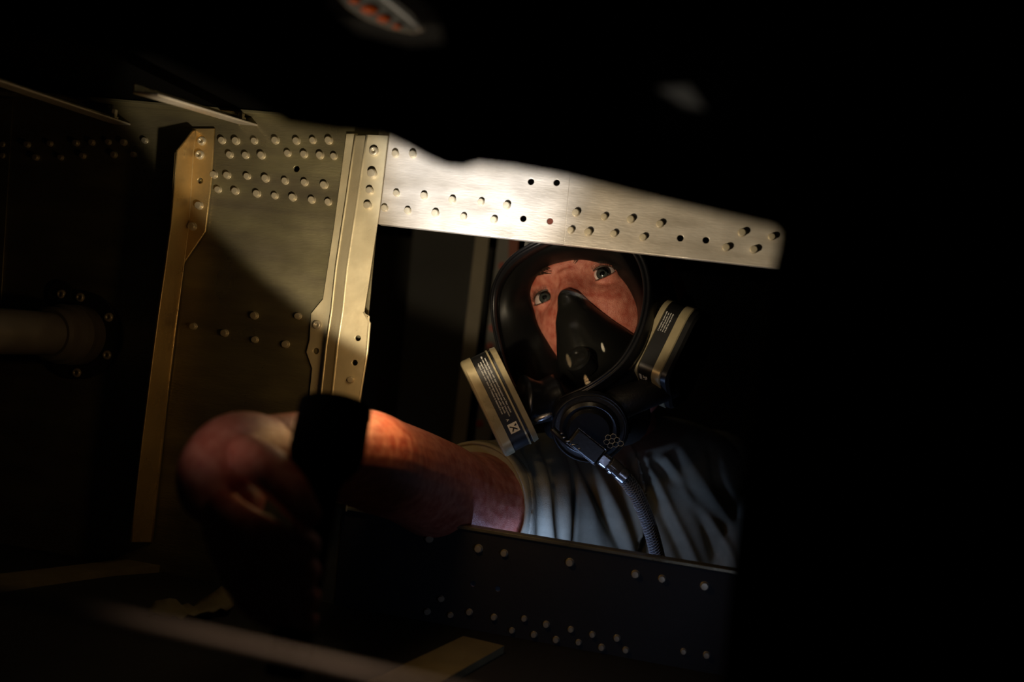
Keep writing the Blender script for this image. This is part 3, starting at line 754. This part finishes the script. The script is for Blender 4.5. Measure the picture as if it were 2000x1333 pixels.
# outer frame: stepped bead
fr = loft([loop(0.925,0.001), loop(0.93,-0.003), loop(0.945,-0.0050), loop(0.965,-0.0045), loop(0.975,-0.0025), loop(0.985,-0.0045), loop(1.0,-0.005), loop(1.01,-0.004), loop(1.045,0.002), loop(1.048,0.004), loop(1.04,0.010), loop(1.01,0.016), loop(0.93,0.014), loop(0.925,0.001)])
link('visor_frame', newmesh('visor_frame', *fr), M['rubber'], rp, True)
# rubber skirt behind the frame reaching round the face
def hloop(sx, sz, y, cz=-0.044): return [H(x*sx, y, cz+(z-cz)*sz) for x, z in OL]
sk = loft([loop(1.02,0.008), loop(1.05,0.016), [H(x*1.10, vy(x,z)+0.028, -0.044+(z+0.044)*1.10) for x, z in OL], [H(x*1.04, max(vy(x,z)+0.055,0.045), -0.044+(z+0.044)*1.10) for x, z in OL], hloop(0.98,1.10,0.075)])
link('face_skirt', newmesh('face_skirt', *sk), M['matterubber'], rp, True)
# inner face seal with the opening that shows the skin
OPN = [inv(x, y, 0.003) for x, y in ((1108,508),(1150,508),(1190,522),(1222,553),(1242,592),(1246,630),(1232,668),(1205,705),(1165,735),(1125,735),(1090,703),(1062,662),(1042,618),(1033,578),(1042,544),(1070,518))]
PL = crom(OPN, 6, True)
def mixloop(t, dy=0.0):
    out = []
    for (x, z), (a, b) in zip(OL, PL):
        X_ = x*0.95*(1-t)+a*t; Z_ = (-0.044+(z+0.044)*0.95)*(1-t)+b*t
        y0 = vy(x*0.95, z)+0.006; y1 = min(face_y(a, b), 0.06)-0.0045
        out.append(H(X_, y0*(1-t)+y1*t+dy, Z_))
    return out
se = loft([mixloop(0.0), mixloop(0.25,-0.003), mixloop(0.5,-0.0055), mixloop(0.75,-0.004), mixloop(0.93,-0.001), mixloop(1.0,-0.0005), mixloop(1.03,0.002), mixloop(1.0,0.006)])
link('face_seal', newmesh('face_seal', *se), M['seal'], rp, True)
# nose cup
cl = []
prof = [(-0.0125,0.0045,0.0015),(-0.016,0.0085,0.004),(-0.026,0.0135,0.0075),(-0.038,0.0205,0.010),(-0.050,0.028,0.011),(-0.062,0.036,0.010),(-0.074,0.042,0.008),(-0.086,0.040,0.004),(-0.096,0.032,0.000),(-0.103,0.02,-0.004)]
NS = 25
for z, hw, lift in prof:
    row = []
    for i in range(NS):
        t = -1+2*i/(NS-1); x = hw*1.05*t
        fy = min(face_y(0.0, z), face_y(0, -0.045)+0.010); 
        edge_y = min(face_y(x, z), 0.06)-0.0012
        ridge = -0.0195-0.010*min(1,max(0,(-0.012-z)/0.04)) if z < -0.02 else face_y(0, z)-0.004
        k = (1-abs(t)**1.7)
        y = edge_y*(1-k)+(ridge-lift*0.35)*k
        row.append(H(x, y, z))
    cl.append(row)
nc = newmesh('nose_cup', *loft(cl, closed=False)); bm = bmesh.new(); bm.from_mesh(nc)
bmesh.ops.subdivide_edges(bm, edges=bm.edges[:], cuts=1, use_grid_fill=True, smooth=0.6)
bmesh.ops.solidify(bm, geom=list(bm.faces), thickness=0.0014); bm.to_mesh(nc); bm.free()
cup = link('nose_cup', nc, M['cup'], rp, True)
# valve detail low in the cup (shiny ring)
def hl(name, c, d, prof, m, parent=rp, seg=36): return lathe(name, c, d, prof, m, parent, seg)
fwd = -HY
vc = H(0.0, -0.036, -0.083)
inv = hl('inner_valve', vc, (HR @ Vector((0,-0.75,0.35))), [(-0.012,0.013),(0.002,0.013),(0.004,0.0115),(0.004,0.009),(0.0015,0.008),(0.003,0.004)], M['cup'])
# lower housing
hs = remesh(merge(tube([H(-0.060,0.020,-0.120), H(-0.035,-0.008,-0.126), H(0,-0.018,-0.128), H(0.035,-0.008,-0.126), H(0.060,0.020,-0.120)], [0.012,0.014,0.016,0.014,0.012], 24, smooth=6),
                  tube([H(0,-0.010,-0.115), H(0,-0.006,-0.155)], [0.022,0.018], 24), tube([H(0,0.04,-0.125), H(0,-0.004,-0.132)], [0.03,0.022], 24)), 0.0022, 6, 'chin_housing')
link('chin_housing', hs, M['matterubber'], rp, True)
# exhalation valve seen from the front: rings around (1150, 835)
ev = P(1152, 832, 0.872); vd = rot(nrm((-0.10,-0.85,-0.30)))
hl('exhalation_valve', ev, vd, [(-0.022,0.026),(0.0,0.0335),(0.003,0.0345),(0.006,0.033),(0.0065,0.030),(0.003,0.0285),(0.003,0.0265),(0.009,0.0262),(0.011,0.0235),(0.0095,0.020),(0.0125,0.0175),(0.013,0.006)], M['rubber'])
lathe('valve_rim', ev+vd*0.0062, vd, [(0,0.0316),(0.0006,0.0322),(0.0012,0.0316),(0.0006,0.0310),(0,0.0316)], M['matterubber'], rp)
# honeycomb vent on the valve, pale plastic
hv = []; s_ = vd.cross(UP).normalized(); u_ = s_.cross(vd)
hc0 = P(1195, 862, 0.852); cell = 0.0026
ang_ = math.radians(20)
for a_, b_ in ((0,0),(1,0),(-1,0),(0,1),(-1,1),(1,-1),(0,-1),(2,-1)):
    cx, cy = cell*1.75*(a_+b_*0.5), cell*1.5*b_
    cx, cy = cx*math.cos(ang_)-cy*math.sin(ang_), cx*math.sin(ang_)+cy*math.cos(ang_)
    pts = [hc0 + s_*(-1)*(cx+cell*math.cos(math.pi/3*k+math.pi/6+ang_)) + u_*(cy+cell*math.sin(math.pi/3*k+math.pi/6+ang_)) for k in range(6)]
    hv.append(tube(pts, 0.00028, 5, closed=True))
link('honeycomb_vent', newmesh('honeycomb_vent', *merge(*hv)), M['label_white'], rp, True)
# side ports
portL, portR = P(1020, 785, 0.885), P(1240, 738, 0.905)
link('inhalation_port', newmesh('inhalation_port', *tube([P(1090,775,0.895), P(1055,785,0.89), portL], [0.021,0.019,0.024], 28, smooth=4)), M['rubber'], rp, True)
link('inhalation_port', newmesh('inhalation_port', *tube([P(1190,765,0.905), P(1215,752,0.905), portR], [0.021,0.017,0.019], 28, smooth=4)), M['rubber'], rp, True)

# filter cartridges -------------------------------------------------------
# local frame: K = along thickness (outer face +), L = long axis (up), Dd = depth axis; the rim side -Dd faces the camera
def round_poly(pts, r, n=6):
    out = []; N = len(pts)
    for i in range(N):
        p = np.array(pts[i]); a = np.array(pts[i-1])-p; b = np.array(pts[(i+1) % N])-p
        a /= np.linalg.norm(a); b /= np.linalg.norm(b); ang = math.acos(np.clip(a@b,-1,1)); t = r[i]/math.tan(ang/2)
        p0 = p+a*t; p1 = p+b*t
        bis = (a+b)/np.linalg.norm(a+b); cc = p+bis*r[i]/math.sin(ang/2)
        a0 = math.atan2(*(p0-cc)[::-1]); a1 = math.atan2(*(p1-cc)[::-1]); da = (a1-a0+math.pi) % (2*math.pi)-math.pi
        for k in range(n+1): out.append(tuple(cc+r[i]*np.array((math.cos(a0+da*k/n), math.sin(a0+da*k/n)))))
    return out
def cartridge(c, K, L, outline, shade=True):
    K = Vector(K).normalized(); L = Vector(L); L = (L-K*L.dot(K)).normalized(); Dd = K.cross(L)
    if Dd.y < 0: Dd = -Dd
    # outline coords: (l, d); levels: (k, scale) from inner side to outer face
    cl = sum(p[0] for p in outline)/len(outline); cd = sum(p[1] for p in outline)/len(outline)
    def lp_(k, s): return [c + K*k + L*(cl+(l-cl)*s) + Dd*(cd+(d-cd)*s) for l, d in outline]
    def shell(name, lv, m, cap0=True, cap1=True):
        loops = [lp_(k, s) for k, s in lv]; n = len(outline); vs, fs = loft(loops)
        fs = list(fs)
        if cap0: fs.append(tuple(range(n)))
        if cap1: fs.append(tuple(range((len(lv)-1)*n, len(lv)*n)))
        me = newmesh(name, vs, fs); o = link(name, me, m, ct); me.shade_smooth(); me.set_sharp_from_angle(angle=math.radians(28)); return o
    ct = bpy.data.objects.new('filter_cartridge', None); C.objects.link(ct); ct.location = c
    ct.parent = rp; ct.matrix_parent_inverse = PM[rp.name].inverted(); PM[ct.name] = Matrix.Translation(c)
    return ct, shell, K, L, Dd, lp_
def text_mesh(txt, size, mtx, m, name, parent, ext=0.00015):
    cu = bpy.data.curves.new('t', 'FONT'); cu.body = txt; cu.size = size; cu.extrude = ext; cu.align_x = 'CENTER'; cu.align_y = 'CENTER'; cu.space_line = 0.85
    o = bpy.data.objects.new('tmp', cu); C.objects.link(o); bpy.context.view_layer.update()
    me = bpy.data.meshes.new_from_object(o.evaluated_get(bpy.context.evaluated_depsgraph_get())); bpy.data.objects.remove(o)
    me.transform(mtx); me.materials.clear(); return link(name, me, m, parent)
OUTL = round_poly([(0.050,0.0),(-0.050,0.0),(-0.034,0.062),(0.0,0.084),(0.034,0.062)], [0.014,0.014,0.016,0.03,0.016])
# left cartridge: rim flank visible
cL = (P(978, 786, 0.850)); Ll = rot(nrm((-0.43,-0.02,0.90))); Kl = rot(nrm((-0.89,-0.06,-0.43)))
ct, shell, K, L, Dd, lp_ = cartridge(cL, Kl, Ll, OUTL)
PMc = ct
shell('inner_cap', [(-0.0165,0.90),(-0.0160,0.97),(-0.0115,0.985),(-0.0110,0.96)], M['filter_tan'])
shell('groove_band', [(-0.0115,0.955),(-0.0085,0.955)], M['label_black'])
shell('rim_bead', [(-0.0088,0.96),(-0.0086,0.985),(-0.0072,0.985),(-0.0070,0.97)], M['filter_tan'])
shell('label_band', [(-0.0072,0.975),(0.0075,0.975)], M['label_black'])
shell('outer_cap', [(0.0070,0.98),(0.0072,0.995),(0.0148,1.0),(0.0165,0.975),(0.0172,0.93),(0.0172,0.1)], M['filter_tan'])
def flank(off_l, k, lift=0.0004):    # frame on the straight flank (d=0 side), x along -L, y along -K... text reads down the rim
    m = Matrix.Identity(4); xx = -L; zz = -Dd; yy = zz.cross(xx); m.col[0] = (*xx,0); m.col[1] = (*yy,0); m.col[2] = (*zz,0)
    cd = sum(p[1] for p in OUTL)/len(OUTL); base_d = cd+(0-cd)*0.975
    m.col[3] = (*(c_ + K*k + L*off_l + Dd*(base_d-lift)),1); return m
c_ = cL
rows = ['warning use only with approved facepiece and filter caution', 'do not exceed maximum use concentration see user instructions', 'organic vapor chlorine hydrogen chloride sulfur dioxide', 'replace when odor taste or irritation is detected in use']
for i in range(4):
    text_mesh(rows[i], 0.00215, flank(0.014, -0.0042+i*0.0024) , M['label_white'], 'label_print', ct)
text_mesh('\u25B2' if False else 'A', 0.0035, flank(-0.0165, 0.0015), M['label_white'], 'label_print', ct)
def quad(mtx, w_, h_, name, m, parent, th=0.0002):
    me = newmesh(name, [(-w_/2,-h_/2,0),(w_/2,-h_/2,0),(w_/2,h_/2,0),(-w_/2,h_/2,0),(-w_/2,-h_/2,th),(w_/2,-h_/2,th),(w_/2,h_/2,th),(-w_/2,h_/2,th)], [(0,1,2,3),(4,5,6,7),(0,1,5,4),(1,2,6,5),(2,3,7,6),(3,0,4,7)])
    me.transform(mtx); return link(name, me, m, parent)
quad(flank(-0.0245,-0.0005), 0.0085, 0.0085, 'label_square', M['label_white'], ct)
v_, f_ = merge(tube([Vector((-0.002,-0.003,0)),Vector((0,0,0)),Vector((0.0025,0.0025,0))], 0.0006, 6), tube([Vector((0,0,0)),Vector((0.0028,-0.0022,0))], 0.0006, 6), tube([Vector((-0.0022,0.002,0)),Vector((-0.0015,0.0025,0))], 0.0012, 8))
me = newmesh('label_symbol', v_, f_); me.transform(flank(-0.0245,-0.0005,0.0008)); link('label_symbol', me, M['label_black'], ct)
# right cartridge: black outer face turned away, two tan bands
cRt = P(1294, 672, 0.872); Lr = rot(nrm((0.42,0.10,0.90))); Kr = rot(nrm((0.80,-0.46,-0.33)))
OUTR = round_poly([(0.040,0.0),(-0.030,-0.005),(-0.048,0.046),(-0.030,0.076),(0.020,0.080),(0.050,0.040)], [0.020,0.010,0.014,0.022,0.022,0.018])
ct, shell, K, L, Dd, lp_ = cartridge(cRt, Kr, Lr, OUTR)
shell('inner_cap', [(-0.0165,0.93),(-0.0160,0.985),(-0.0110,0.995),(-0.0105,0.97)], M['filter_tan'])
shell('label_band', [(-0.0108,0.965),(0.0030,0.965)], M['label_black'])
shell('outer_band', [(0.0028,0.97),(0.0030,0.995),(0.0105,1.0),(0.0115,0.985)], M['filter_tan'])
shell('front_cover', [(0.0112,0.975),(0.0160,0.965),(0.0185,0.92),(0.0180,0.90),(0.0195,0.5),(0.0195,0.1)], M['label_black'])
c_ = cRt; cdR = sum(p[1] for p in OUTR)/len(OUTR); clR = sum(p[0] for p in OUTR)/len(OUTR)
def edge_frame(i0, i1, t, k, sc=0.965, lift=0.0004, flip=1):
    n = len(OUTR); a = OUTR[i0 % n]; b = OUTR[i1 % n]
    pa, pb = [c_ + L*(clR+(q[0]-clR)*sc) + Dd*(cdR+(q[1]-cdR)*sc) for q in (a, b)]
    xx = (pb-pa).normalized()*flip; ctr = c_ + L*clR + Dd*cdR; mid = pa+(pb-pa)*t; zz = (mid-ctr); zz = zz-xx*zz.dot(xx); zz = zz-K*zz.dot(K); zz.normalize()
    yy = zz.cross(xx); m = Matrix.Identity(4); m.col[0] = (*xx,0); m.col[1] = (*yy,0); m.col[2] = (*zz,0); m.col[3] = (*(mid+K*k+zz*lift),1); return m
for i in range(4):
    text_mesh(['approved for respiratory protection only','use with full facepiece series cartridge','see instructions before use of product','discard after one use in any hazard'][i][:26], 0.0018, edge_frame(6,7,0.12,-0.0085+i*0.0021), M['label_white'], 'label_print', ct)
text_mesh('3M', 0.0062, edge_frame(13,14,0.10,-0.0040), M['label_white'], 'brand_print', ct)
text_mesh('60923', 0.0034, edge_frame(13,14,0.10,-0.0085), M['label_white'], 'label_print', ct)
text_mesh('NIOSH', 0.0034, edge_frame(13,14,0.70,-0.0030), M['label_white'], 'label_print', ct)

# air line coupling and braided hose ---------------------------------------
cp0, cp1 = P(1118,850,0.848), P(1172,893,0.850)
beam('coupling_block', cp0, cp1, [(-0.0085,-0.006),(0.0085,-0.006),(0.0085,0.006),(-0.0085,0.006)], M['rubber'], rp, up=(0,1,0), bevel=0.0018)
dcp = (cp1-cp0).normalized(); sd = dcp.cross(Vector((0,1,0))).normalized()
fpts = [cp0+sd*0.0080, cp0+sd*-0.0080, cp1-sd*0.0080, cp1+sd*0.0080]; fpts = [p+Vector((0,-0.0062,0)) for p in fpts]
link('block_edge', newmesh('block_edge', *tube(fpts, 0.0004, 6, closed=True)), M['silver'], rp)
sqm = Matrix.Identity(4); sqm.col[0] = (*dcp,0); sqm.col[1] = (*sd,0); sqm.col[2] = (0,-1,0,0); sqm.col[3] = (*(cp1+dcp*0.004+Vector((0,-0.0055,0))),1)
quad(sqm, 0.0072, 0.0068, 'quick_release_button', M['silver'], rp, 0.0015)
lathe('metal_ferrule', cp1+dcp*0.002, dcp, [(0,0.0060),(0.006,0.0062),(0.007,0.0050),(0.010,0.0050),(0.0105,0.0068),(0.013,0.0068),(0.0135,0.0056),(0.018,0.0056),(0.0185,0.0066),(0.026,0.0068)], M['silver'], rp, 24)
hp = [P(1190,905,0.850), P(1212,925,0.852), P(1240,962,0.862), P(1262,1010,0.878), P(1279,1065,0.892), P(1290,1120,0.905), P(1296,1200,0.92)]
link('air_hose', newmesh('air_hose', *tube(hp, 0.0064, 20, smooth=10)), M['hose'], rp, True)
hq = [Vector(q) for q in crom([list(p) for p in hp[1:]], 60)]
br = []
tot = len(hq)
for s in (-1, 1):
    for ph in range(7):
        pts = []
        for i in range(0, tot, 3):
            T = (hq[min(i+1,tot-1)]-hq[max(i-1,0)]).normalized(); n_ = (Vector((0,-1,0))-T*Vector((0,-1,0)).dot(T)).normalized(); b_ = T.cross(n_)
            a_ = s*i*0.16+ph*2*math.pi/7; pts.append(hq[i]+(n_*math.cos(a_)+b_*math.sin(a_))*0.0065)
        br.append(tube(pts, 0.00032, 4))
link('hose_braid', newmesh('hose_braid', *merge(*br)), M['braid'], rp)
# coiled spring strap at left of the valve; its highlights are added as silver bars
cs = [P(1078,838,0.848), P(1096,856,0.846), P(1115,872,0.846), P(1140,884,0.848)]
link('coil_cord', newmesh('coil_cord', *tube(cs, 0.0030, 12, smooth=4)), M['rubber'], rp, True)
for x, y, l in ((1098,847,6),(1102,855,6),(1112,862,14),(1122,869,13),(1132,877,6)):
    link('cord_glint', newmesh('cord_glint', *tube([P(x-l/2,y+l*0.03,0.8425), P(x+l/2,y-l*0.03,0.8425)], 0.0006, 6)), M['silver'], rp, True)
# lever on the left port
link('port_lever', newmesh('port_lever', *tube([P(1045,822,0.866), P(1062,815,0.862), P(1078,809,0.862)], [0.0022,0.0028,0.0016], 8, smooth=3)), M['silver'], rp, True)
# head straps
for s in (-1, 1):
    for z, zb in ((0.020,0.060),(-0.060,-0.020)):
        pts = [H(s*0.082,0.020,z), H(s*0.086,0.060,(z+zb)/2), H(s*0.078,0.120,zb), H(s*0.030,0.184,zb+0.01)]
        link('head_strap', newmesh('head_strap', *tube(pts, 0.0075, 12, smooth=5, flat=0.25, up=tuple(HZ))), M['matterubber'], rp, True)

# ------------------------------------------------------------------ torch
T0 = P(612, 1120, 0.490); T1 = P(645, 850, 0.535); tdv = rot(nrm((0.10, 0.42, 0.90)))
T0 = T1 - tdv*0.115
tt = thing('flashlight', 'black flashlight held upright in the bare hand, seen in silhouette', 'flashlight', T1)
lathe('torch_head', T1, tdv, [(-0.034,0.0080),(-0.029,0.0095),(-0.016,0.0185),(-0.010,0.0200),(0.010,0.0195),(0.012,0.0200),(0.017,0.0195),(0.018,0.0165),(0.014,0.0160)], M['black'], tt, 40)
lathe('torch_handle', T1, tdv, [(-0.125,0.008),(-0.123,0.0100),(-0.028,0.0105)], M['black'], tt, 32)
lathe('torch_lens', T1, tdv, [(0.0150,0.0160),(0.0158,0.0158)], M['torchlens'], tt, 32)
v_, f_ = tube([T1-tdv*0.060+Vector((0,-0.0088,0)), T1-tdv*0.050+Vector((0,-0.0088,0))], 0.003, 10); link('switch', newmesh('switch', v_, f_), M['rubber'], tt, True)
